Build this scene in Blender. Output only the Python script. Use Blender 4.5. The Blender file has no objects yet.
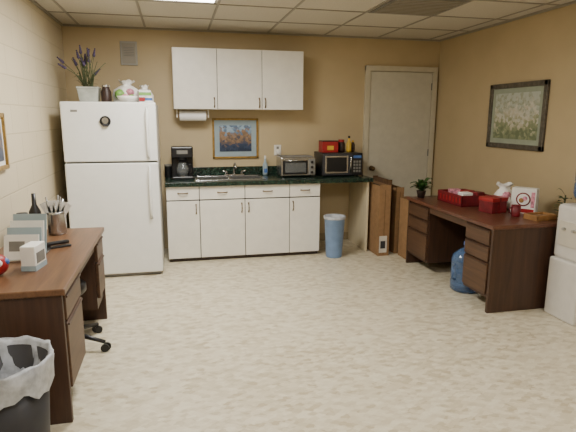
import bpy, bmesh, math, random
from mathutils import Vector, Matrix
random.seed(4)
def s2l(c):
    return tuple(((v/255)/12.92 if v/255<=0.04045 else ((v/255+0.055)/1.055)**2.4) for v in c)+(1,)
# ------------------------------------------------------------ materials
def base(name):
    m=bpy.data.materials.new(name);m.use_nodes=True
    nt=m.node_tree;b=nt.nodes['Principled BSDF'];return m,nt,b
def N(nt,t,**k):
    n=nt.nodes.new(t)
    for a,v in k.items():
        if a in ('operation','blend_type','data_type','distance','feature','wave_type','bands_direction','voronoi_dimensions','noise_dimensions'): setattr(n,a,v)
        else: n.inputs[a].default_value=v
    return n
def ramp(nt,stops):
    r=nt.nodes.new('ShaderNodeValToRGB');e=r.color_ramp.elements
    while len(e)<len(stops): e.new(.5)
    for i,(p,c) in enumerate(stops): e[i].position=p;e[i].color=s2l(c)
    return r
def pmat(name,c,rough=.5,metal=0,var=.08,scale=12,bump=0,spec=None,trans=0,alpha=None):
    m,nt,b=base(name)
    tc=nt.nodes.new('ShaderNodeTexCoord')
    n=N(nt,'ShaderNodeTexNoise',Scale=scale,Detail=4.0)
    nt.links.new(tc.outputs['Object'],n.inputs['Vector'])
    r=ramp(nt,[(.3,tuple(max(0,v*(1-var)) for v in c)),(.7,tuple(min(255,v*(1+var)) for v in c))])
    nt.links.new(n.outputs['Fac'],r.inputs['Fac']);nt.links.new(r.outputs['Color'],b.inputs['Base Color'])
    b.inputs['Roughness'].default_value=rough;b.inputs['Metallic'].default_value=metal
    if trans: b.inputs['Transmission Weight'].default_value=trans
    if bump:
        bp=N(nt,'ShaderNodeBump',Strength=bump,Distance=.01)
        nt.links.new(n.outputs['Fac'],bp.inputs['Height']);nt.links.new(bp.outputs['Normal'],b.inputs['Normal'])
    return m
def wood(name,c1,c2,axis='Y',rough=.4,sc=1):
    m,nt,b=base(name)
    tc=nt.nodes.new('ShaderNodeTexCoord');mp=nt.nodes.new('ShaderNodeMapping')
    s={'X':(1.2,18,18),'Y':(18,1.2,18),'Z':(18,18,1.2)}[axis];mp.inputs['Scale'].default_value=tuple(v*sc for v in s)
    n=N(nt,'ShaderNodeTexNoise',Scale=1.6,Detail=8.0,Roughness=.65,Distortion=.6)
    nt.links.new(tc.outputs['Object'],mp.inputs[0]);nt.links.new(mp.outputs[0],n.inputs['Vector'])
    r=ramp(nt,[(.3,c1),(.7,c2)]);nt.links.new(n.outputs['Fac'],r.inputs['Fac'])
    nt.links.new(r.outputs['Color'],b.inputs['Base Color']);b.inputs['Roughness'].default_value=rough
    return m
def picture(name,stops,axis=2,z0=0,z1=1,nscale=9,dist=.35):
    m,nt,b=base(name)
    tc=nt.nodes.new('ShaderNodeTexCoord');sep=nt.nodes.new('ShaderNodeSeparateXYZ')
    nt.links.new(tc.outputs['Object'],sep.inputs[0])
    mr=nt.nodes.new('ShaderNodeMapRange');mr.inputs[1].default_value=z0;mr.inputs[2].default_value=z1
    nt.links.new(sep.outputs[2],mr.inputs[0])
    v=N(nt,'ShaderNodeTexVoronoi',Scale=nscale*2.4);nt.links.new(tc.outputs['Object'],v.inputs['Vector'])
    n=N(nt,'ShaderNodeTexNoise',Scale=nscale,Detail=6.0);nt.links.new(tc.outputs['Object'],n.inputs['Vector'])
    s=nt.nodes.new('ShaderNodeSeparateColor');nt.links.new(v.outputs['Color'],s.inputs[0])
    a=N(nt,'ShaderNodeMath',operation='MULTIPLY_ADD');a.inputs[1].default_value=dist;nt.links.new(s.outputs[0],a.inputs[0]);nt.links.new(mr.outputs[0],a.inputs[2])
    c=N(nt,'ShaderNodeMath',operation='MULTIPLY_ADD');c.inputs[1].default_value=dist;nt.links.new(n.outputs['Fac'],c.inputs[0]);nt.links.new(a.outputs[0],c.inputs[2])
    d=N(nt,'ShaderNodeMath',operation='SUBTRACT');d.inputs[1].default_value=dist;nt.links.new(c.outputs[0],d.inputs[0])
    r=ramp(nt,stops);nt.links.new(d.outputs[0],r.inputs['Fac']);nt.links.new(r.outputs['Color'],b.inputs['Base Color'])
    b.inputs['Roughness'].default_value=.35
    return m

WHITE=pmat('white_laminate',(225,221,211),.35,var=.015)
FRW=pmat('fridge_enamel',(226,226,222),.3,var=.01)
GASK=pmat('gasket',(120,118,112),.6)
GREYP=pmat('grey_plate',(158,156,148),.5,var=.03)
DARK=pmat('dark_gap',(28,24,20),.8)
BLACK=pmat('black_plastic',(22,22,24),.35)
DGREY=pmat('dark_grey_plastic',(46,46,50),.5)
BRONZE=pmat('bronze_pull',(110,90,62),.35,.7)
STEEL=pmat('steel',(190,190,188),.25,.95,var=.04)
CHROME=pmat('chrome',(215,215,215),.12,1,var=.01)
CARD=pmat('cardboard',(140,108,74),.85,var=.05,scale=20)
CARD2=pmat('cardboard_dark',(98,72,49),.85,var=.1,scale=20)
PAPER=pmat('paper',(228,226,220),.7,var=.02)
LABEL=pmat('box_label',(196,190,178),.7,var=.05)
RED=pmat('red',(150,24,28),.45)
DRED=pmat('dark_red',(105,20,28),.5,var=.2)
GREEN=pmat('leaf_green',(40,70,30),.5,var=.35,scale=25)
LAV=pmat('lavender',(70,60,86),.8,var=.3,scale=40)
STEM=pmat('stem',(84,94,64),.8)
POT=pmat('pot_grey',(165,168,160),.6,var=.1)
TERRA=pmat('dark_pot',(60,48,42),.6)
BLUEBIN=pmat('blue_plastic',(118,146,186),.4,var=.04)
BAG=pmat('bin_bag',(166,169,174),.35,var=.14,scale=18,bump=.6)
DOORC=pmat('door_paint',(193,188,170),.45,var=.02)
TRIM=pmat('door_trim_paint',(194,186,163),.4,var=.02)
BASEB=pmat('baseboard_vinyl',(158,143,113),.5,var=.03)
PANEL=wood('beige_panel',(196,182,152),(212,199,168),'Z',.5)
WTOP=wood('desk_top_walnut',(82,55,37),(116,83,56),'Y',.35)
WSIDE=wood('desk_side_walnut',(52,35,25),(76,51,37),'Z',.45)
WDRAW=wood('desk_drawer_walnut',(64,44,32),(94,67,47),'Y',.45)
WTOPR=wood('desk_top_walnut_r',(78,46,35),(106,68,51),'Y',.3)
GOLD=pmat('gold_frame',(150,120,62),.4,.5,var=.12,scale=30)
GREYFR=pmat('pewter_frame',(92,86,76),.45,.3,var=.15,scale=30)
MATG=pmat('mat_green',(150,158,140),.8,var=.03)
MATB=pmat('mat_blue',(150,166,172),.8,var=.03)
YEL=pmat('yellow_label',(205,165,50),.5)
PINK=pmat('pink_wrap',(196,130,146),.35,var=.25,scale=40)
LGREEN=pmat('green_bowl',(120,165,80),.4)
BLUE=pmat('blue_plastic2',(70,105,165),.35)
JUG=pmat('jug_blue',(110,145,195),.08,var=.03,trans=.65)
GLASS=pmat('clear_glass',(215,222,222),.05,var=.01,trans=.85)
COFF=pmat('coffee',(45,26,18),.5,var=.3,scale=60)
TAN=pmat('tan_wood',(150,108,62),.55,var=.12)
BEIGE=pmat('beige_plastic',(202,195,180),.45,var=.02)
CWHITE=pmat('cooler_white',(208,204,196),.4,var=.02)
LAMP,ntl,bl=base('light_lens');bl.inputs['Emission Color'].default_value=(1,.98,.95,1);bl.inputs['Emission Strength'].default_value=13

CTOP,nt,b=base('green_marble')
tc=nt.nodes.new('ShaderNodeTexCoord');n=N(nt,'ShaderNodeTexNoise',Scale=22.0,Detail=8.0,Roughness=.7,Distortion=1.5)
nt.links.new(tc.outputs['Object'],n.inputs['Vector']);r=ramp(nt,[(.35,(12,22,18)),(.55,(26,48,38)),(.75,(90,110,94))])
nt.links.new(n.outputs['Fac'],r.inputs['Fac']);nt.links.new(r.outputs['Color'],b.inputs['Base Color']);b.inputs['Roughness'].default_value=.25
def wallmat(name,c,rough=.55):
    return pmat(name,c,rough,var=.02,scale=3,bump=.05)
WBACK=wallmat('wall_tan',(188,169,132))
WRIGHT=wallmat('wall_tan_right',(184,165,129))
WLEFT,nt,b=base('painted_block')
tc=nt.nodes.new('ShaderNodeTexCoord');sp=nt.nodes.new('ShaderNodeSeparateXYZ');cb=nt.nodes.new('ShaderNodeCombineXYZ')
nt.links.new(tc.outputs['Object'],sp.inputs[0]);nt.links.new(sp.outputs[1],cb.inputs[0]);nt.links.new(sp.outputs[2],cb.inputs[1])
br=nt.nodes.new('ShaderNodeTexBrick');nt.links.new(cb.outputs[0],br.inputs['Vector'])
br.inputs['Scale'].default_value=1;br.inputs['Brick Width'].default_value=.42;br.inputs['Row Height'].default_value=.21;br.inputs['Mortar Size'].default_value=.006;br.inputs['Mortar Smooth'].default_value=.6
br.inputs['Color1'].default_value=s2l((202,189,160));br.inputs['Color2'].default_value=s2l((205,192,164));br.inputs['Mortar'].default_value=s2l((189,176,146))
nt.links.new(br.outputs['Color'],b.inputs['Base Color']);b.inputs['Roughness'].default_value=.5
bp=N(nt,'ShaderNodeBump',Strength=.4,Distance=.005);bp.invert=True
nt.links.new(br.outputs['Fac'],bp.inputs['Height']);nt.links.new(bp.outputs['Normal'],b.inputs['Normal'])
# floor vinyl: fine mosaic of small diamond flakes, faint
FLOOR,nt,b=base('vinyl_floor')
tc=nt.nodes.new('ShaderNodeTexCoord')
def vor(rot,sx,sy,scale,rnd):
    mp=nt.nodes.new('ShaderNodeMapping');mp.inputs['Rotation'].default_value=(0,0,rot);mp.inputs['Scale'].default_value=(sx,sy,1);nt.links.new(tc.outputs['Object'],mp.inputs[0])
    v=N(nt,'ShaderNodeTexVoronoi',voronoi_dimensions='2D',distance='MANHATTAN',Scale=scale,Randomness=rnd);nt.links.new(mp.outputs[0],v.inputs['Vector'])
    s=nt.nodes.new('ShaderNodeSeparateColor');nt.links.new(v.outputs['Color'],s.inputs[0]);return s.outputs[0]
f1=vor(.75,1,1.7,20,.35);f2=vor(-.75,1,1.7,20,.35)
nz=N(nt,'ShaderNodeTexNoise',Scale=90.0,Detail=4.0);nt.links.new(tc.outputs['Object'],nz.inputs['Vector'])
m1=N(nt,'ShaderNodeMath',operation='MULTIPLY_ADD');m1.inputs[1].default_value=.5;nt.links.new(f1,m1.inputs[0])
mh=N(nt,'ShaderNodeMath',operation='MULTIPLY');mh.inputs[1].default_value=.5;nt.links.new(f2,mh.inputs[0]);nt.links.new(mh.outputs[0],m1.inputs[2])
m3=N(nt,'ShaderNodeMath',operation='MULTIPLY_ADD');m3.inputs[1].default_value=.2;nt.links.new(nz.outputs['Fac'],m3.inputs[0]);nt.links.new(m1.outputs[0],m3.inputs[2])
r=ramp(nt,[(.2,(181,168,139)),(.42,(196,185,158)),(.65,(206,196,171)),(.95,(214,206,183))])
nt.links.new(m3.outputs[0],r.inputs['Fac']);nt.links.new(r.outputs['Color'],b.inputs['Base Color']);b.inputs['Roughness'].default_value=.34
CEIL=pmat('ceiling_tile',(204,198,184),.9,var=.03,scale=60,bump=.2)
GRID=pmat('ceiling_tbar',(150,144,131),.5,var=.01)

# ------------------------------------------------------------ builder
class B:
    def __init__(s,name): s.name=name;s.bm=bmesh.new();s.mats=[]
    def _add(s,t,mat,M=None,smooth=False):
        if mat not in s.mats: s.mats.append(mat)
        i=s.mats.index(mat)
        if M is not None: bmesh.ops.transform(t,matrix=M,verts=t.verts)
        bmesh.ops.recalc_face_normals(t,faces=t.faces)
        for f in t.faces: f.material_index=i;f.smooth=smooth
        me=bpy.data.meshes.new('t');t.to_mesh(me);t.free();s.bm.from_mesh(me);bpy.data.meshes.remove(me);return s
    def box(s,x0,x1,y0,y1,z0,z1,mat,bev=0,M=None,taper=None):
        t=bmesh.new();bmesh.ops.create_cube(t,size=1)
        for v in t.verts:
            k=1
            if taper and v.co.z<0: k=taper
            v.co=Vector(((x0+x1)/2+v.co.x*k*(x1-x0),(y0+y1)/2+v.co.y*k*(y1-y0),(z0+z1)/2+v.co.z*(z1-z0)))
        if bev: bmesh.ops.bevel(t,geom=t.edges[:],offset=bev,segments=2,affect='EDGES',profile=.5)
        return s._add(t,mat,M)
    def cyl(s,c,r,h,mat,r2=None,axis='Z',seg=28,M=None):
        t=bmesh.new();bmesh.ops.create_cone(t,cap_ends=True,segments=seg,radius1=r,radius2=r if r2 is None else r2,depth=h)
        for v in t.verts: v.co.z+=h/2
        R=Matrix.Identity(4)
        if axis=='X': R=Matrix.Rotation(math.pi/2,4,'Y')
        if axis=='Y': R=Matrix.Rotation(-math.pi/2,4,'X')
        MM=Matrix.Translation(c)@R
        s._add(t,mat,(M@MM) if M is not None else MM)
        return s
    def lathe(s,c,prof,mat,seg=32,M=None):
        t=bmesh.new();rings=[]
        for r,z in prof:
            rings.append([t.verts.new((c[0]+r*math.cos(2*math.pi*i/seg),c[1]+r*math.sin(2*math.pi*i/seg),c[2]+z)) for i in range(seg)])
        for a,b2 in zip(rings,rings[1:]):
            for i in range(seg): t.faces.new((a[i],a[(i+1)%seg],b2[(i+1)%seg],b2[i]))
        bmesh.ops.remove_doubles(t,verts=t.verts,dist=1e-5)
        return s._add(t,mat,M,True)
    def sack(s,c,prof,mat,amp=.08,seg=40):
        t=bmesh.new();rings=[]
        for j,(rr,zz) in enumerate(prof):
            ring=[]
            for i in range(seg):
                a=2*math.pi*i/seg;w=rr*(1+amp*math.sin(5*a+j)+amp*.6*math.sin(11*a+2*j))
                ring.append(t.verts.new((c[0]+w*math.cos(a),c[1]+w*math.sin(a),c[2]+zz+(.012*math.sin(4*a) if j>len(prof)-3 else 0))))
            rings.append(ring)
        for a,b2 in zip(rings,rings[1:]):
            for i in range(seg): t.faces.new((a[i],a[(i+1)%seg],b2[(i+1)%seg],b2[i]))
        bmesh.ops.remove_doubles(t,verts=t.verts,dist=1e-5)
        return s._add(t,mat,None,True)
    def sph(s,c,r,mat,sc=(1,1,1),M=None,noise=0,sub=3):
        t=bmesh.new();bmesh.ops.create_icosphere(t,subdivisions=sub,radius=r)
        for v in t.verts:
            k=1+noise*(random.random()-.5)
            v.co=Vector((c[0]+v.co.x*sc[0]*k,c[1]+v.co.y*sc[1]*k,c[2]+v.co.z*sc[2]*k))
        return s._add(t,mat,M,True)
    def tube(s,pts,r,mat,seg=10,r2=None):
        pts=[Vector(p) for p in pts];t=bmesh.new();rings=[];n=len(pts)
        for i,p in enumerate(pts):
            d=(pts[min(i+1,n-1)]-pts[max(i-1,0)]).normalized()
            up=Vector((0,0,1)) if abs(d.z)<.9 else Vector((1,0,0))
            a=d.cross(up).normalized();b2=d.cross(a)
            rr=r if r2 is None else r+(r2-r)*i/(n-1)
            rings.append([t.verts.new(p+a*rr*math.cos(2*math.pi*k/seg)+b2*rr*math.sin(2*math.pi*k/seg)) for k in range(seg)])
        for a,b2 in zip(rings,rings[1:]):
            for i in range(seg): t.faces.new((a[i],a[(i+1)%seg],b2[(i+1)%seg],b2[i]))
        t.faces.new(rings[0]);t.faces.new(rings[-1][::-1])
        return s._add(t,mat,None,True)
    def leaf(s,p,ang,L,w,rise,mat):
        t=bmesh.new();rows=[];n=6
        dx,dy=math.cos(ang),math.sin(ang)
        for i in range(n+1):
            u=i/n;ww=w*math.sin(math.pi*min(1,(u*.93+.05)))**.8
            h=rise*math.sin(u*2.2)
            c=Vector((p[0]+dx*L*u,p[1]+dy*L*u,p[2]+h))
            rows.append([t.verts.new(c+Vector((-dy*ww,dx*ww,.15*ww))),t.verts.new(c),t.verts.new(c+Vector((dy*ww,-dx*ww,.15*ww)))])
        for a,b2 in zip(rows,rows[1:]):
            for k in range(2): t.faces.new((a[k],a[k+1],b2[k+1],b2[k]))
        return s._add(t,mat,None,True)
    def done(s):
        me=bpy.data.meshes.new(s.name);xs=[v.co for v in s.bm.verts]
        lo=Vector((min(v.x for v in xs),min(v.y for v in xs),min(v.z for v in xs)));hi=Vector((max(v.x for v in xs),max(v.y for v in xs),0))
        o=Vector(((lo.x+hi.x)/2,(lo.y+hi.y)/2,lo.z))
        for v in s.bm.verts: v.co-=o
        s.bm.to_mesh(me);s.bm.free()
        for m in s.mats: me.materials.append(m)
        ob=bpy.data.objects.new(s.name,me);ob.location=o;bpy.context.scene.collection.objects.link(ob);return ob
def rotz(c,deg): return Matrix.Translation(c)@Matrix.Rotation(math.radians(deg),4,'Z')@Matrix.Translation(-Vector(c))

XL,XR,YB,YF,ZC=-1.165,3.39,6.12,-2.2,2.585
# ------------------------------------------------------------ shell
B('floor').box(XL-.1,XR+.1,YF-.1,YB+.1,-.1,0,FLOOR).done()
B('wall_back').box(XL-.1,XR+.1,YB,YB+.1,0,ZC,WBACK).done()
B('wall_left').box(XL-.1,XL,YF,YB,0,ZC,WLEFT).done()
B('wall_right').box(XR,XR+.1,YF,YB,0,ZC,WRIGHT).done()
B('wall_front').box(XL-.1,XR+.1,YF-.1,YF,0,ZC,WBACK).done()
B('ceiling').box(XL-.1,XR+.1,YF-.1,YB+.1,ZC,ZC+.1,CEIL).done()
g=B('trim_1')
x=-.98
while x<XR:
    g.box(x-.011,x+.011,YF,YB,ZC-.006,ZC-.0005,GRID);x+=.7
y=YB-.7
while y>YF:
    g.box(XL,XR,y-.011,y+.011,ZC-.0065,ZC-.0005,GRID);y-=.7
g.box(XL,XR,YB-.025,YB,ZC-.02,ZC-.0005,GRID).box(XL,XL+.025,YF,YB,ZC-.02,ZC-.0005,GRID).box(XR-.025,XR,YF,YB,ZC-.02,ZC-.0005,GRID)
g.done()
B('baseboard_back').box(1.64,2.37,YB-.012,YB,0,.1,BASEB,.003).done()
B('baseboard_right').box(XR-.012,XR,YF,YB-.02,0,.1,BASEB,.003).done()
B('baseboard_left').box(XL,XL+.012,YF,YB,0,.1,BASEB,.003).done()
d=B('door_1')
d.box(2.44,3.29,YB-.03,YB-.002,.01,2.17,DOORC,.003)
d.cyl((2.49,YB-.085,.95),.012,.06,BRONZE,axis='Y').sph((2.49,YB-.095,.95),.03,BRONZE,(1,.8,1)).cyl((2.49,YB-.034,.95),.032,.006,BRONZE,axis='Y')
for hz in (.3,1.1,1.95): d.cyl((3.288,YB-.034,hz),.007,.09,GASK)
d.done()
t=B('trim_2')
t.box(2.37,2.435,YB-.045,YB,0,2.24,TRIM,.004).box(3.295,3.36,YB-.045,YB,0,2.24,TRIM,.004).box(2.37,3.36,YB-.047,YB,2.175,2.24,TRIM,.004)
t.done()
def troffer(x0,x1,y0,y1,lens):
    f=B('ceiling_light')
    f.box(x0,x1,y0,y0+.025,ZC-.016,ZC-.007,WHITE).box(x0,x1,y1-.025,y1,ZC-.016,ZC-.007,WHITE).box(x0,x0+.025,y0,y1,ZC-.016,ZC-.007,WHITE).box(x1-.025,x1,y0,y1,ZC-.016,ZC-.007,WHITE)
    f.box(x0+.025,x1-.025,y0+.025,y1-.025,ZC-.013,ZC-.008,lens);f.done()
def area(x,y,w,h,p,z=ZC-.03):
    l=bpy.data.lights.new('troffer_lamp','AREA');l.shape='RECTANGLE';l.size=w;l.size_y=h;l.energy=p;l.color=(1,.965,.885)
    o=bpy.data.objects.new('troffer_lamp',l);o.location=(x,y,z);bpy.context.scene.collection.objects.link(o)
troffer(-.26,.40,3.36,4.63,LAMP);area(.07,3.94,.5,1.0,60)
troffer(-.26,.40,.5,1.7,LAMP);area(.07,1.1,.55,1.1,16)
troffer(1.84,2.50,.5,1.7,LAMP);area(2.17,1.1,.55,1.1,12)
v=B('ceiling_vent');V0,V1,W0,W1=1.84,2.5,4.04,4.70
v.box(V0,V1,W0,W1,ZC-.012,ZC-.007,GASK)
for i in range(11): v.box(V0+.03,V1-.03,W0+.03+i*.055,W0+.055+i*.055,ZC-.02,ZC-.012,GRID)
v.done()
# ------------------------------------------------------------ fridge
f=B('refrigerator');x0,x1,yf=-1.035,-.172,5.06
f.box(x0,x1,yf+.07,5.87,.03,1.72,FRW,.008)
f.box(x0+.02,x1-.02,yf+.02,yf+.09,.012,.06,GASK)
f.box(x0+.01,x1-.01,yf+.055,yf+.075,.06,1.72,GASK)
f.box(x0,x1,yf,yf+.058,.035,1.155,FRW,.012).box(x0,x1,yf,yf+.058,1.17,1.735,FRW,.012)
for zz0,zz1 in ((1.20,1.69),(.60,1.13)):
    hx=x1-.085
    f.tube([(hx,yf+.005,zz0),(hx,yf-.03,zz0+.03),(hx,yf-.042,zz0+.1),(hx,yf-.045,(zz0+zz1)/2),(hx,yf-.042,zz1-.1),(hx,yf-.03,zz1-.03),(hx,yf+.005,zz1)],.014,FRW,12)
f.box(x1-.1,x1-.02,yf+.0,yf+.05,1.735,1.75,FRW,.004)
f.box(x0+.09,x0+.15,yf-.003,yf+.002,1.64,1.66,GASK)
for lx in (x0+.06,x1-.06): f.cyl((lx,yf+.12,0),.02,.04,DARK);f.cyl((lx,5.8,0),.02,.04,DARK)
f.done()
mg=B('fridge_magnet');q=yf
mg.cyl((-.64,q-.018,1.555),.05,.016,BLACK,axis='Y').cyl((-.64,q-.023,1.56),.03,.006,STEEL,axis='Y').box(-.665,-.615,q-.03,q-.02,1.505,1.53,DGREY,.003);mg.done()
# ------------------------------------------------------------ base cabinet
c=B('base_cabinet');X0,X1=-.12,1.62;YC=5.49
c.box(X0,X1,YC,6.1,.05,.66,WHITE).box(X0,X1,YC,YC+.03,.66,.858,WHITE).box(X0,X0+.02,YC,6.1,.66,.858,WHITE).box(X1-.02,X1,YC,6.1,.66,.858,WHITE).box(X0,X1,6.08,6.1,.66,.858,WHITE)
c.box(X0+.01,X1-.01,YC+.02,6.08,0,.05,TERRA).box(X0+.004,X1-.004,YC-.002,YC,.052,.85,DARK)
ex=[-.12,.236,.741,1.256,1.62]
def pull(o,p,vert):
    L=.05
    if vert: pts=[(p[0],p[1],p[2]-L),(p[0],p[1]-.022,p[2]-L*.7),(p[0],p[1]-.028,p[2]),(p[0],p[1]-.022,p[2]+L*.7),(p[0],p[1],p[2]+L)]
    else: pts=[(p[0]-L,p[1],p[2]),(p[0]-L*.7,p[1]-.022,p[2]),(p[0],p[1]-.028,p[2]),(p[0]+L*.7,p[1]-.022,p[2]),(p[0]+L,p[1],p[2])]
    o.tube(pts,.006,BRONZE,8)
    for q in (pts[0],pts[-1]): o.sph((q[0],q[1]-.003,q[2]),.009,BRONZE,sub=2)
for i in range(4):
    a,b2=ex[i]+.004,ex[i+1]-.004
    c.box(a,b2,YC-.022,YC-.002,.705,.852,WHITE,.003).box(a,b2,YC-.022,YC-.002,.045,.692,WHITE,.003)
    pull(c,((a+b2)/2,YC-.022,.78),False)
    hx=b2-.035 if i in (0,1) else a+.035
    pull(c,(hx,YC-.022,.60),True)
c.box(2.2,2.23,YC,6.1,0,.858,PANEL,.003)
c.box(X1,2.2,6.06,6.09,.78,.858,PANEL)
c.done()
ct=B('countertop');Y0,Y1=5.44,6.118;sx0,sx1,sy0,sy1=.22,.98,5.57,6.0
ct.box(-.125,sx0,Y0,Y1,.86,.9,CTOP).box(sx1,2.26,Y0,Y1,.86,.9,CTOP).box(sx0,sx1,Y0,sy0,.86,.9,CTOP).box(sx0,sx1,sy1,Y1,.86,.9,CTOP)
ct.box(-.125,2.26,Y0-.004,Y0+.01,.855,.902,CTOP,.004).box(-.125,2.26,6.095,6.118,.9,1.0,CTOP,.003);ct.done()
s=B('kitchen_sink')
s.box(sx0-.02,sx1+.02,sy0-.02,sy0+.02,.9005,.908,STEEL,.003).box(sx0-.02,sx1+.02,sy1-.06,sy1+.02,.9005,.908,STEEL,.003).box(sx0-.02,sx0+.02,sy0,sy1,.9005,.908,STEEL,.003).box(sx1-.02,sx1+.02,sy0,sy1,.9005,.908,STEEL,.003).box(.58,.62,sy0,sy1,.89,.908,STEEL,.003)
for a,b2 in ((sx0+.015,.59),(.61,sx1-.015)):
    s.box(a,b2,sy0+.01,sy1-.06,.72,.725,STEEL)
    s.box(a,a+.004,sy0+.01,sy1-.06,.72,.905,STEEL).box(b2-.004,b2,sy0+.01,sy1-.06,.72,.905,STEEL).box(a,b2,sy0+.01,sy0+.014,.72,.905,STEEL).box(a,b2,sy1-.064,sy1-.06,.72,.905,STEEL)
    s.cyl(((a+b2)/2,5.76,.725),.04,.004,DARK)
fx,fy=.68,5.97
s.box(fx-.12,fx+.12,fy-.025,fy+.025,.908,.922,CHROME,.005)
s.tube([(fx,fy,.92),(fx,fy,1.0),(fx,fy-.04,1.05),(fx,fy-.1,1.06),(fx,fy-.17,1.035),(fx,fy-.18,1.0)],.011,CHROME,12)
for sg in (-1,1): s.cyl((fx+sg*.09,fy,.92),.016,.035,CHROME).tube([(fx+sg*.09,fy,.955),(fx+sg*.14,fy-.02,.965)],.008,CHROME)
s.done()
u=B('wall_cabinet');u.box(0,1.49,5.82,6.118,1.685,2.345,WHITE,.002).box(.004,1.486,5.817,5.82,1.69,2.34,DARK)
ux=[0,.487,1.0,1.49]
for i in range(3):
    a,b2=ux[i]+.003,ux[i+1]-.003
    u.box(a,b2,5.797,5.817,1.685,2.345,WHITE,.003)
for hx in (.45,.965,1.035): pull(u,(hx,5.797,1.76),True)
u.done()
p=B('paper_towel_roll');p.cyl((.06,5.95,1.61),.058,.3,PAPER,axis='X').cyl((.03,5.95,1.61),.018,.36,CARD,axis='X')
p.box(.025,.04,5.93,5.97,1.59,1.684,WHITE,.003).box(.38,.395,5.93,5.97,1.59,1.684,WHITE,.003);p.done()
# ------------------------------------------------------------ wall art
def frame_back(name,x0,x1,z0,z1,w,fm,mm,pm,matw,Y=YB):
    o=B(name)
    o.box(x0,x1,Y-.025,Y-.001,z0,z0+w,fm,.004).box(x0,x1,Y-.025,Y-.001,z1-w,z1,fm,.004).box(x0,x0+w,Y-.025,Y-.001,z0,z1,fm,.004).box(x1-w,x1,Y-.025,Y-.001,z0,z1,fm,.004)
    o.box(x0+w,x1-w,Y-.012,Y-.002,z0+w,z1-w,mm).box(x0+w+matw,x1-w-matw,Y-.016,Y-.011,z0+w+matw,z1-w-matw,pm);return o.done()
P1=picture('print_harbour',[(.0,(30,44,66)),(.28,(52,66,92)),(.45,(112,92,76)),(.6,(150,120,90)),(.72,(88,112,140)),(.9,(150,172,190))],z0=0.05,z1=.45,nscale=14)
frame_back('framed_picture',.44,1.0,1.1,1.585,.025,GOLD,MATB,P1,.06)
P2=picture('print_house',[(.0,(104,116,88)),(.25,(140,146,112)),(.4,(186,180,158)),(.52,(200,198,186)),(.68,(150,156,134)),(.85,(178,184,174))],z0=0.1,z1=.6,nscale=13,dist=.4)
def frame_side(name,y0,y1,z0,z1,w,fm,mm,pm,matw,X,sg):
    o=B(name);bx=lambda a,b2,ya,yb,za,zb,m,bv=0:o.box(min(X+sg*a,X+sg*b2),max(X+sg*a,X+sg*b2),ya,yb,za,zb,m,bv)
    bx(.001,.03,y0,y1,z0,z0+w,fm,.005);bx(.001,.03,y0,y1,z1-w,z1,fm,.005);bx(.001,.03,y0,y0+w,z0,z1,fm,.005);bx(.001,.03,y1-w,y1,z0,z1,fm,.005)
    bx(.002,.014,y0+w,y1-w,z0+w,z1-w,mm);bx(.013,.018,y0+w+matw,y1-w-matw,z0+w+matw,z1-w-matw,pm);return o.done()
frame_side('framed_picture',4.06,4.93,1.29,1.95,.05,GREYFR,MATG,P2,.05,XR,-1)
frame_side('framed_picture',3.35,3.81,1.24,1.62,.03,GOLD,PAPER,P1,.03,XL,1)
o=B('intercom_panel');o.box(-.565,-.38,YB-.02,YB-.001,2.17,2.43,GREYP,.004).box(-.545,-.4,YB-.024,YB-.019,2.19,2.41,GRID,.002)
for i in range(6): o.box(-.53,-.415,YB-.027,YB-.023,2.27+i*.018,2.276+i*.018,GASK)
o.done()
o=B('wall_outlet');o.box(1.2,1.29,YB-.012,YB-.001,1.13,1.26,WHITE,.003).box(1.225,1.265,YB-.05,YB-.011,1.15,1.19,PAPER,.004).box(1.23,1.26,YB-.014,YB-.011,1.21,1.24,GASK);o.done()
# ------------------------------------------------------------ counter things
o=B('coffee_maker');cx,cy,z=.08,5.80,.901
o.box(cx-.13,cx+.11,cy-.1,cy+.12,z,z+.035,BLACK,.01).box(cx-.13,cx+.11,cy+.03,cy+.12,z+.03,z+.36,BLACK,.012).box(cx-.13,cx+.11,cy-.1,cy+.12,z+.25,z+.37,BLACK,.015)
o.cyl((cx-.01,cy-.03,z+.22),.05,.03,BLACK,.06).lathe((cx-.01,cy-.035,z+.037),[(0,0),(.055,0),(.066,.04),(.066,.09),(.045,.14),(.045,.15)],GLASS).lathe((cx-.01,cy-.035,z+.039),[(0,0),(.052,0),(.062,.04),(.062,.07),(0,.07)],COFF)
o.cyl((cx-.01,cy-.035,z+.187),.047,.012,BLACK)
o.tube([(cx+.035,cy-.05,z+.17),(cx+.09,cy-.09,z+.17),(cx+.09,cy-.09,z+.08),(cx+.05,cy-.06,z+.07)],.009,BLACK).cyl((cx-.01,cy-.037,z+.0352),.06,.003,STEEL).box(cx-.07,cx+.05,cy-.103,cy-.098,z+.29,z+.33,GASK)
o.done()
o=B('coffee_canister');o.cyl((-.09,6.0,.901),.045,.13,BLACK).cyl((-.09,6.0,1.031),.047,.02,GASK);o.done()
o=B('dish_soap_bottle');o.lathe((1.07,6.02,.901),[(0,0),(.03,0),(.032,.02),(.032,.12),(.014,.165),(.012,.2),(0,.2)],MATB).cyl((1.07,6.02,1.1),.012,.035,PAPER).box(1.05,1.09,5.985,5.99,.93,.98,BLUE);o.done()
o=B('toaster_oven');tx0,tx1,ty0,ty1,z=1.2,1.62,5.68,5.98,.901
o.box(tx0,tx1,ty0,ty1,z+.015,z+.235,STEEL,.012).box(tx0+.02,tx1-.1,ty0-.008,ty0,z+.035,z+.2,BLACK,.004).box(tx0+.045,tx1-.125,ty0-.011,ty0-.007,z+.06,z+.175,GLASS)
o.box(tx1-.09,tx1-.01,ty0-.006,ty0,z+.03,z+.215,GASK,.003)
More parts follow.
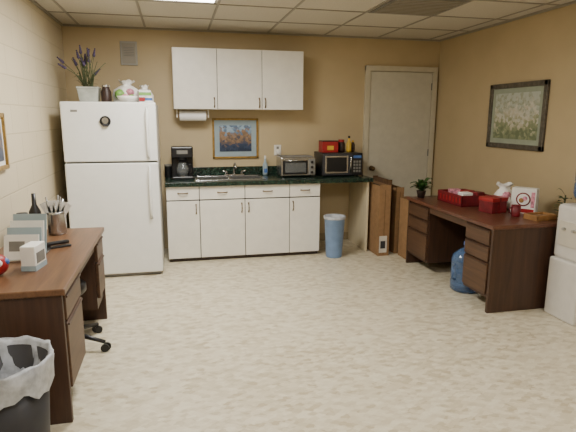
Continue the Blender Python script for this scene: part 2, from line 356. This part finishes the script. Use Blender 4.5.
for i in range(3): o.cyl((tx1-.05,ty0-.022,z+.06+i*.06),.016,.018,BLACK,axis='Y')
o.tube([(tx0+.05,ty0-.008,z+.195),(tx0+.05,ty0-.03,z+.2),(tx1-.13,ty0-.03,z+.2),(tx1-.13,ty0-.008,z+.195)],.007,CHROME)
for a in (tx0+.03,tx1-.03):
    for b2 in (ty0+.03,ty1-.03): o.cyl((a,b2,z),.012,.02,BLACK)
o.box(tx0+.03,tx1-.03,ty0+.02,ty1-.02,z+.236,z+.245,GASK,.002);o.done()
o=B('microwave_oven');mx0,mx1,my0,my1=1.7,2.2,5.68,6.05
o.box(mx0,mx1,my0,my1,z+.012,z+.28,BLACK,.008).box(mx0,mx1-.13,my0-.018,my0,z+.015,z+.278,DGREY,.005).box(mx0+.03,mx1-.18,my0-.021,my0-.016,z+.04,z+.25,STEEL,.004).box(mx0+.05,mx1-.2,my0-.024,my0-.02,z+.06,z+.23,BLACK,.003)
o.tube([(mx1-.155,my0-.018,z+.05),(mx1-.155,my0-.04,z+.06),(mx1-.155,my0-.04,z+.23),(mx1-.155,my0-.018,z+.24)],.008,CHROME)
o.box(mx1-.13,mx1,my0-.015,my0,z+.015,z+.278,BLACK,.004).box(mx1-.115,mx1-.015,my0-.018,my0-.013,z+.22,z+.25,BLUE)
for i in range(4):
    for j in range(3): o.box(mx1-.112+j*.034,mx1-.088+j*.034,my0-.018,my0-.014,z+.05+i*.038,z+.075+i*.038,GASK)
for a in (mx0+.04,mx1-.04):
    for b2 in (my0+.04,my1-.04): o.cyl((a,b2,z),.014,.015,BLACK)
o.done();zt=z+.281
o=B('tea_box');o.box(1.73,1.93,5.78,5.95,zt,zt+.13,RED,.004).box(1.79,1.87,5.777,5.781,zt+.03,zt+.08,YEL).box(1.73,1.93,5.78,5.95,zt+.13,zt+.14,BLACK,.002);o.done()
o=B('coffee_jar');o.lathe((2.0,5.88,zt),[(0,0),(.045,0),(.047,.02),(.047,.1),(.035,.125),(0,.125)],COFF).cyl((2.0,5.88,zt+.12),.037,.03,RED);o.done()
o=B('sauce_bottle');o.lathe((2.1,5.88,zt),[(0,0),(.03,0),(.032,.02),(.032,.1),(.014,.14),(.012,.17),(0,.17)],YEL).cyl((2.1,5.88,zt+.165),.014,.03,BLACK);o.done()
o=B('sauce_bottle');o.lathe((2.165,5.92,zt),[(0,0),(.026,0),(.028,.02),(.028,.08),(.012,.12),(0,.12)],COFF).cyl((2.165,5.92,zt+.115),.014,.025,YEL);o.done()
o=B('waste_bin')
o.lathe((1.765,5.36,0),[(0,0),(.09,0),(.093,.01),(.118,.46),(.124,.465),(.124,.48),(.116,.48),(.112,.46),(.088,.02),(0,.015)],BLUEBIN)
o.lathe((1.765,5.36,0),[(.126,.455),(.128,.483),(.113,.487),(.108,.42),(.09,.2),(0,.18)],BAG);o.done()
def cbox(x0,x1,y0,y1,h,m,label=None,ang=0):
    o=B('cardboard_box');M=rotz(((x0+x1)/2,(y0+y1)/2,0),ang);xm=(x0+x1)/2
    o.box(x0,x1,y0,y1,0,h-.004,m,.003,M)
    o.box(x0+.008,x1-.008,y0+.008,y1-.008,h-.004,h-.002,DARK,0,M)
    o.box(x0,x1,y0,y0+.005,h-.004,h+.04,m,.001,M).box(x0,x1,y1-.005,y1,h-.004,h+.04,m,.001,M).box(x0,x0+.005,y0,y1,h-.004,h+.03,m,.001,M).box(x1-.005,x1,y0,y1,h-.004,h+.03,m,.001,M)
    o.box(xm-.003,xm+.003,y0-.001,y0+.001,h*.02,h*.98,CARD2,0,M)
    if label: o.box(x0+.015,x1-.03,y0-.004,y0-.0005,label[0],label[1],LABEL,0,M).box(x0+.03,x1-.05,y0-.006,y0-.004,label[0]+.05,label[1]-.06,DGREY,0,M)
    o.done()
cbox(2.27,2.41,5.26,5.78,.80,CARD,(.04,.24))
cbox(2.425,2.49,5.42,5.86,.84,CARD2)
cbox(2.505,2.60,5.32,5.82,.76,CARD)
cbox(2.53,2.68,5.03,5.27,.66,CARD,(.3,.42))
# ------------------------------------------------------------ desks
def desk(name,x0,x1,y0,y1,front,near,far,top,zt=.75,pz=.12):
    o=B(name);o.box(x0,x1,y0,y1,zt-.035,zt,top,.006)
    xf=x1 if front>0 else x0
    def bx(a,b2,*r,**k):
        p,q=xf-front*a,xf-front*b2;o.box(min(p,q),max(p,q),*r,**k)
    D=(x1-x0)
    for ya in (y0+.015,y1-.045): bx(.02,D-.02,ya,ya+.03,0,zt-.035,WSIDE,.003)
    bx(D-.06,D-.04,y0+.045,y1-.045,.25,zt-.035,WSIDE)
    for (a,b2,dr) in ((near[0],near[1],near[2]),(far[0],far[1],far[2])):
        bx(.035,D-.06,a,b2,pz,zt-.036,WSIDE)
        zc=zt-.05
        for h in dr:
            bx(.012,.034,a+.012,b2-.012,zc-h+.012,zc-.004,WDRAW,.004)
            bx(.004,.014,a+.02,b2-.02,zc-.02,zc-.008,WSIDE,.003)
            zc-=h
    bx(.03,.05,near[1],far[0],zt-.1,zt-.036,WDRAW)
    return o.done()
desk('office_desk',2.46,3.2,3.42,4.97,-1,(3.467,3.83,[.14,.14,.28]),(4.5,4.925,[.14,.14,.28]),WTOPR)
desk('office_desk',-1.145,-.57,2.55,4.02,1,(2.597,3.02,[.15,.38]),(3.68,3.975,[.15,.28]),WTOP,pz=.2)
o=B('water_jug');c=(2.62,4.0,0)
o.lathe(c,[(0,.01),(.11,.0),(.13,.02),(.132,.1),(.125,.115),(.132,.13),(.132,.2),(.125,.215),(.132,.23),(.132,.3),(.12,.345),(.06,.395),(.03,.41),(.028,.455),(0,.455)],JUG)
o.cyl((c[0],c[1],.44),.033,.03,BLUE)
o.tube([(c[0]-.125,c[1]-.03,.27),(c[0]-.16,c[1]-.04,.25),(c[0]-.16,c[1]-.04,.14),(c[0]-.125,c[1]-.03,.12)],.01,JUG);o.done()
z=.7505
o=B('storage_basket');a,b2,y0,y1=2.68,3.0,4.24,4.70
o.box(a,b2,y0,y1,z,z+.008,DRED).box(a,a+.012,y0,y1,z,z+.11,DRED,.003).box(b2-.012,b2,y0,y1,z,z+.11,DRED,.003).box(a,b2,y0,y0+.012,z,z+.11,DRED,.003).box(a,b2,y1-.012,y1,z,z+.11,DRED,.003)
for i in range(7): o.box(a-.003,a,y0+.02+i*.06,y0+.045+i*.06,z+.03,z+.08,RED)
for q,m in (((2.77,4.34),PAPER),((2.87,4.46),RED),((2.79,4.57),PINK),((2.9,4.34),DRED)): o.box(q[0]-.05,q[0]+.06,q[1]-.05,q[1]+.05,z+.008,z+.13,m,.006,rotz((q[0],q[1],0),random.uniform(-25,25)))
o.done()
o=B('gift_box');M=rotz((2.83,3.97,0),12);o.box(2.74,2.92,3.89,4.05,z,z+.11,DRED,.004,M).box(2.735,2.925,3.885,4.055,z+.105,z+.14,RED,.004,M).box(2.82,2.84,3.883,4.057,z,z+.142,DRED,0,M);o.done()
o=B('plastic_bag');o.sack((3.06,4.13,z),[(0,0),(.085,0),(.1,.03),(.1,.08),(.09,.13),(.07,.165),(.045,.19),(.05,.215),(.075,.235)],PAPER,.07)
o.sph((2.99,4.08,z+.075),.045,PINK,(1,1,1.2),noise=.2).sph((3.04,4.07,z+.13),.04,PINK,(1.1,1,1),noise=.25);o.done()
o=B('coffee_mug');c=(2.9,3.74,z);o.lathe(c,[(0,0),(.034,0),(.038,.01),(.04,.1),(.035,.1),(.033,.012),(0,.01)],DRED)
o.tube([(c[0]-.038,c[1],c[2]+.08),(c[0]-.065,c[1],c[2]+.075),(c[0]-.065,c[1],c[2]+.035),(c[0]-.037,c[1],c[2]+.025)],.006,DRED);o.done()
o=B('cookie_box');M=rotz((3.09,3.87,0),-52);o.box(2.98,3.19,3.82,3.92,z,z+.23,PAPER,.004,M)
o.cyl((3.085,3.816,z+.13),.062,.003,DRED,axis='Y',M=M).cyl((3.085,3.8145,z+.13),.05,.003,PAPER,axis='Y',M=M).sph((3.07,3.813,z+.12),.022,TAN,(1,.1,1),M=M).sph((3.1,3.813,z+.14),.02,PINK,(1,.1,1),M=M)
o.box(2.99,3.18,3.817,3.821,z+.01,z+.045,RED,0,M).box(3.15,3.18,3.817,3.821,z+.06,z+.2,PINK,0,M);o.done()
o=B('wooden_tray');M=rotz((3.04,3.6,0),8);o.box(2.92,3.14,3.52,3.67,z,z+.01,TAN,0,M)
for q in ((2.92,2.935,3.52,3.67),(3.125,3.14,3.52,3.67),(2.92,3.14,3.52,3.535),(2.92,3.14,3.655,3.67)): o.box(*q,z,z+.045,TAN,.002,M)
o.box(2.95,3.11,3.55,3.64,z+.01,z+.03,CARD,0,M);o.done()
o=B('potted_plant');c=(2.58,4.87,z);o.lathe(c,[(0,0),(.035,0),(.05,.07),(.054,.075),(.048,.075),(.045,.06),(0,.06)],TERRA)
for i in range(24):
    an=i*2.4;o.leaf((c[0],c[1],c[2]+.06+.002*i),an,random.uniform(.09,.15),.03,random.uniform(.03,.13),GREEN)
o.done()
# leafy plant in a slim vase at the wall-side corner of the desk
o=B('potted_ivy');c=(3.29,3.62,0)
o.lathe(c,[(0,0),(.07,0),(.075,.02),(.06,.4),(.085,.72),(.09,.74),(.08,.74),(.06,.6),(0,.58)],BEIGE).cyl((c[0],c[1],.68),.08,.03,TERRA)
for i in range(20):
    an=math.pi*.55+i*2.4%(math.pi*1.1);o.leaf((c[0]-.02,c[1]-.02,.71+.012*i),an if i%3 else an+2.2*0,random.uniform(.07,.1),.026,random.uniform(-.03,.08),GREEN)
o.tube([(c[0],c[1],.7),(c[0]-.02,c[1]-.02,.82),(c[0]-.02,c[1]-.02,.95)],.006,STEM,6)
o.done()
o=B('water_dispenser');dx0,dx1,dy0,dy1=2.975,3.29,3.05,3.375
o.box(dx0,dx1,dy0,dy1,0,.49,CWHITE,.015)
o.box(dx0+.025,dx1,dy0+.02,dy1,.485,.93,CWHITE,.03).box(dx0+.018,dx0+.03,dy0+.07,dy1-.05,.6,.8,BEIGE,.003)
for q in (-.05,.05): o.cyl((dx0-.005,(dy0+dy1)/2+q,.74),.012,.04,GREYP,axis='X')
cc=((dx0+dx1)/2+.03,(dy0+dy1)/2,0)
o.lathe((cc[0],cc[1],.92),[(0,0),(.06,0),(.07,.02),(.12,.07),(.13,.1),(.13,.18),(.124,.19),(.13,.2),(.13,.31),(.12,.33),(0,.335)],JUG);o.done()
# ------------------------------------------------------------ fridge-top things
z=1.7205
o=B('potted_lavender');c=(-.82,5.42)
o.box(c[0]-.1,c[0]+.1,c[1]-.1,c[1]+.1,z,z+.15,POT,.006,taper=.82).box(c[0]-.105,c[0]+.105,c[1]-.105,c[1]+.105,z+.145,z+.165,POT,.004).box(c[0]-.09,c[0]+.09,c[1]-.09,c[1]+.09,z+.16,z+.168,TERRA)
for i in range(30):
    an=random.uniform(0,6.28);sp=random.uniform(.02,.22);h=random.uniform(.14,.35)
    p0=Vector((c[0]+random.uniform(-.05,.05),c[1]+random.uniform(-.05,.05),z+.16));p1=p0+Vector((math.cos(an)*sp,math.sin(an)*sp*.6,h));pm=(p0+p1)/2+Vector((0,0,.03))
    o.tube([p0,pm,p1],.0035,STEM,6)
    if i%2==0:
        dr=(p1-pm).normalized()
        for k in range(5): o.sph(p1+dr*.016*k,.016-.0018*k,LAV,sub=1,noise=.3)
for i in range(30):
    o.leaf((c[0]+random.uniform(-.05,.05),c[1]+random.uniform(-.05,.05),z+.16),random.uniform(0,6.28),random.uniform(.08,.15),.008,random.uniform(.04,.14),STEM)
o.done()
o=B('glass_jar');o.lathe((-.655,5.38,z),[(0,0),(.045,0),(.05,.02),(.05,.12),(.035,.15),(.035,.17),(0,.17)],COFF).cyl((-.655,5.38,z+.165),.038,.02,STEEL);o.done()
o=B('snack_bag');o.sack((-.47,5.56,z),[(0,0),(.11,0),(.135,.03),(.14,.09),(.12,.15),(.07,.185),(.04,.2),(.06,.225),(.08,.24)],PAPER,.08)
o.sph((-.53,5.44,z+.1),.05,LGREEN,(1,1,1),noise=.2).sph((-.43,5.44,z+.12),.04,PINK,(1,1,1),noise=.2);o.done()
o=B('bread_bag');o.sack((-.3,5.66,z),[(0,0),(.07,0),(.09,.03),(.09,.1),(.07,.14),(.03,.17),(.045,.2)],PAPER,.08);o.done()
o=B('mixing_bowl');o.lathe((-.44,5.21,z),[(0,0),(.04,0),(.085,.05),(.1,.075),(.095,.075),(.08,.047),(.036,.006),(0,.006)],PAPER).sph((-.46,5.21,z+.06),.035,PINK,(1.1,1,1),noise=.2).sph((-.4,5.22,z+.06),.033,LGREEN,(1,1,1),noise=.2);o.done()
o=B('snack_box');M=rotz((-.29,5.40,0),10);o.box(-.35,-.23,5.34,5.46,z,z+.14,PAPER,.004,M).box(-.35,-.23,5.335,5.34,z+.03,z+.07,RED,0,M).box(-.35,-.23,5.335,5.34,z+.09,z+.12,LGREEN,0,M);o.done()
o=B('candle_jar');o.cyl((-.24,5.22,z),.035,.06,BLUE).cyl((-.24,5.22,z+.06),.036,.015,PAPER);o.done()
# ------------------------------------------------------------ left desk things
z=.7505
o=B('utensil_canister');c=(-.87,3.84,z);o.lathe(c,[(0,0),(.06,0),(.065,.02),(.065,.15),(.07,.17),(.062,.17),(.06,.02),(0,.01)],STEEL)
for i in range(9):
    an=i*.7;o.tube([(c[0]+.02*math.cos(an),c[1]+.02*math.sin(an),c[2]+.02),(c[0]+.06*math.cos(an),c[1]+.06*math.sin(an),c[2]+.22+.03*(i%3))],.005,[BLACK,STEEL,GASK][i%3],6)
for i in range(5):
    M=Matrix.Translation((c[0]-.02+.01*i,c[1]-.02,c[2]+.1))@Matrix.Rotation(math.radians(-24+14*i),4,'Y')
    o.box(-.022,.022,-.002,.002,0,.15,PAPER,0,M)
o.done()
o=B('wine_bottle');o.lathe((-1.0,3.8,z),[(0,0),(.038,0),(.04,.02),(.04,.18),(.016,.23),(.014,.31),(0,.31)],BLACK).cyl((-1.0,3.8,z+.06),.0408,.08,GREYP);o.done()
o=B('coffee_thermos');o.lathe((-1.04,3.64,z),[(0,0),(.05,0),(.052,.01),(.05,.14),(.035,.18),(.035,.2),(0,.2)],DGREY).tube([(-1.0,3.6,z+.14),(-.965,3.565,z+.13),(-.965,3.565,z+.06),(-1.0,3.6,z+.04)],.007,BLACK);o.done()
o=B('leaflet_stand')
for i in range(4):
    M=Matrix.Translation((-.92,3.12+i*.06,z))@Matrix.Rotation(math.radians(-8),4,'Z')@Matrix.Rotation(math.radians(-12),4,'X')
    o.box(-.1,.1,-.004,.004,0,.16+.03*i,PAPER if i%2==0 else MATB,0,M)
    if i==0: o.box(-.07,.02,-.006,-.004,.06,.12,GASK,0,M)
o.box(-1.02,-.81,3.1,3.34,z,z+.012,STEEL,.002);o.done()
o=B('tissue_box');M=rotz((-.81,2.98,0),-10);o.box(-.85,-.77,2.9,3.04,z,z+.14,PAPER,.004,M).box(-.772,-.768,2.92,3.02,z+.04,z+.1,GASK,0,M).box(-.851,-.769,2.899,3.041,z+.0,z+.03,MATB,0,M);o.done()
o=B('bauble');o.sph((-.97,2.86,z+.06),.06,RED,(1,1,1)).cyl((-.97,2.86,z+.115),.014,.018,CHROME)
for i in range(6):
    an=i*1.047;o.sph((-.97+.045*math.cos(an),2.86+.045*math.sin(an),z+.075),.022,[BLUE,PAPER][i%2],sub=2)
o.done()
o=B('stapler');M=rotz((-.78,3.42,0),30);o.box(-.86,-.7,3.4,3.44,z,z+.012,BLACK,.004,M).box(-.86,-.71,3.405,3.435,z+.02,z+.045,BLACK,.008,M).box(-.86,-.83,3.405,3.435,z+.01,z+.03,BLACK,0,M);o.done()
o=B('office_stool');c=(-.80,3.49)
o.cyl((c[0],c[1],.07),.028,.33,BLACK).lathe((c[0],c[1],.4),[(0,0),(.14,0),(.16,.02),(.16,.06),(.14,.08),(0,.085)],BLACK)
for i in range(5):
    an=math.radians(52+72*i);R_=.29;ex_=(c[0]+R_*math.cos(an),c[1]+R_*math.sin(an))
    o.tube([(c[0],c[1],.11),(c[0]+.15*math.cos(an),c[1]+.15*math.sin(an),.1),(ex_[0],ex_[1],.07)],.02,BLACK,10,r2=.013)
    for sg in (-1,1): o.cyl((ex_[0]-math.sin(an)*.014*sg-math.sin(an)*.008,ex_[1]+math.cos(an)*.014*sg,.028),.028,.014,BLACK,axis='Y')
o.done()
o=B('waste_bin');c=(-.78,2.22,0)
o.lathe(c,[(0,0),(.15,0),(.155,.01),(.19,.54),(.185,.54),(.15,.02),(0,.015)],DGREY)
prof=[(.2,.43),(.203,.5),(.212,.56),(.205,.573),(.19,.56),(.18,.45),(.15,.3),(0,.27)]
t=bmesh.new();seg=64;rings=[]
for j,(rr,zz) in enumerate(prof):
    ring=[]
    for i in range(seg):
        a=2*math.pi*i/seg;w=1+.025*math.sin(7*a+j)+.018*math.sin(17*a+1.3*j);dz=(.02*math.sin(5*a)+.01*math.sin(13*a)) if j in (0,) else .006*math.sin(9*a+j)
        if j==len(prof)-1: w=0
        ring.append(t.verts.new((c[0]+rr*w*math.cos(a),c[1]+rr*w*math.sin(a),zz+dz)))
    rings.append(ring)
for a,b2 in zip(rings,rings[1:]):
    for i in range(seg): t.faces.new((a[i],a[(i+1)%seg],b2[(i+1)%seg],b2[i]))
o._add(t,BAG,None,True);o.done()
# ------------------------------------------------------------ world, camera
w=bpy.data.worlds.new('world');bpy.context.scene.world=w;w.use_nodes=True
w.node_tree.nodes['Background'].inputs[0].default_value=(.5,.48,.45,1);w.node_tree.nodes['Background'].inputs[1].default_value=.04
psi,th,ro,foc=.2223,.1969,.0042,495.5
F=Vector((math.sin(psi)*math.cos(th),math.cos(psi)*math.cos(th),-math.sin(th)))
R=Vector((math.cos(psi),-math.sin(psi),0));U=R.cross(F)
R2=R*math.cos(ro)+U*math.sin(ro);U2=-R*math.sin(ro)+U*math.cos(ro)
cam=bpy.data.cameras.new('camera');co=bpy.data.objects.new('camera',cam)
M=Matrix((R2,U2,-F)).transposed().to_4x4();M.translation=Vector((0,0,1.6));co.matrix_world=M
cam.sensor_fit='HORIZONTAL';cam.sensor_width=36;cam.lens=foc/576*36;cam.clip_start=.05
bpy.context.scene.collection.objects.link(co);bpy.context.scene.camera=co
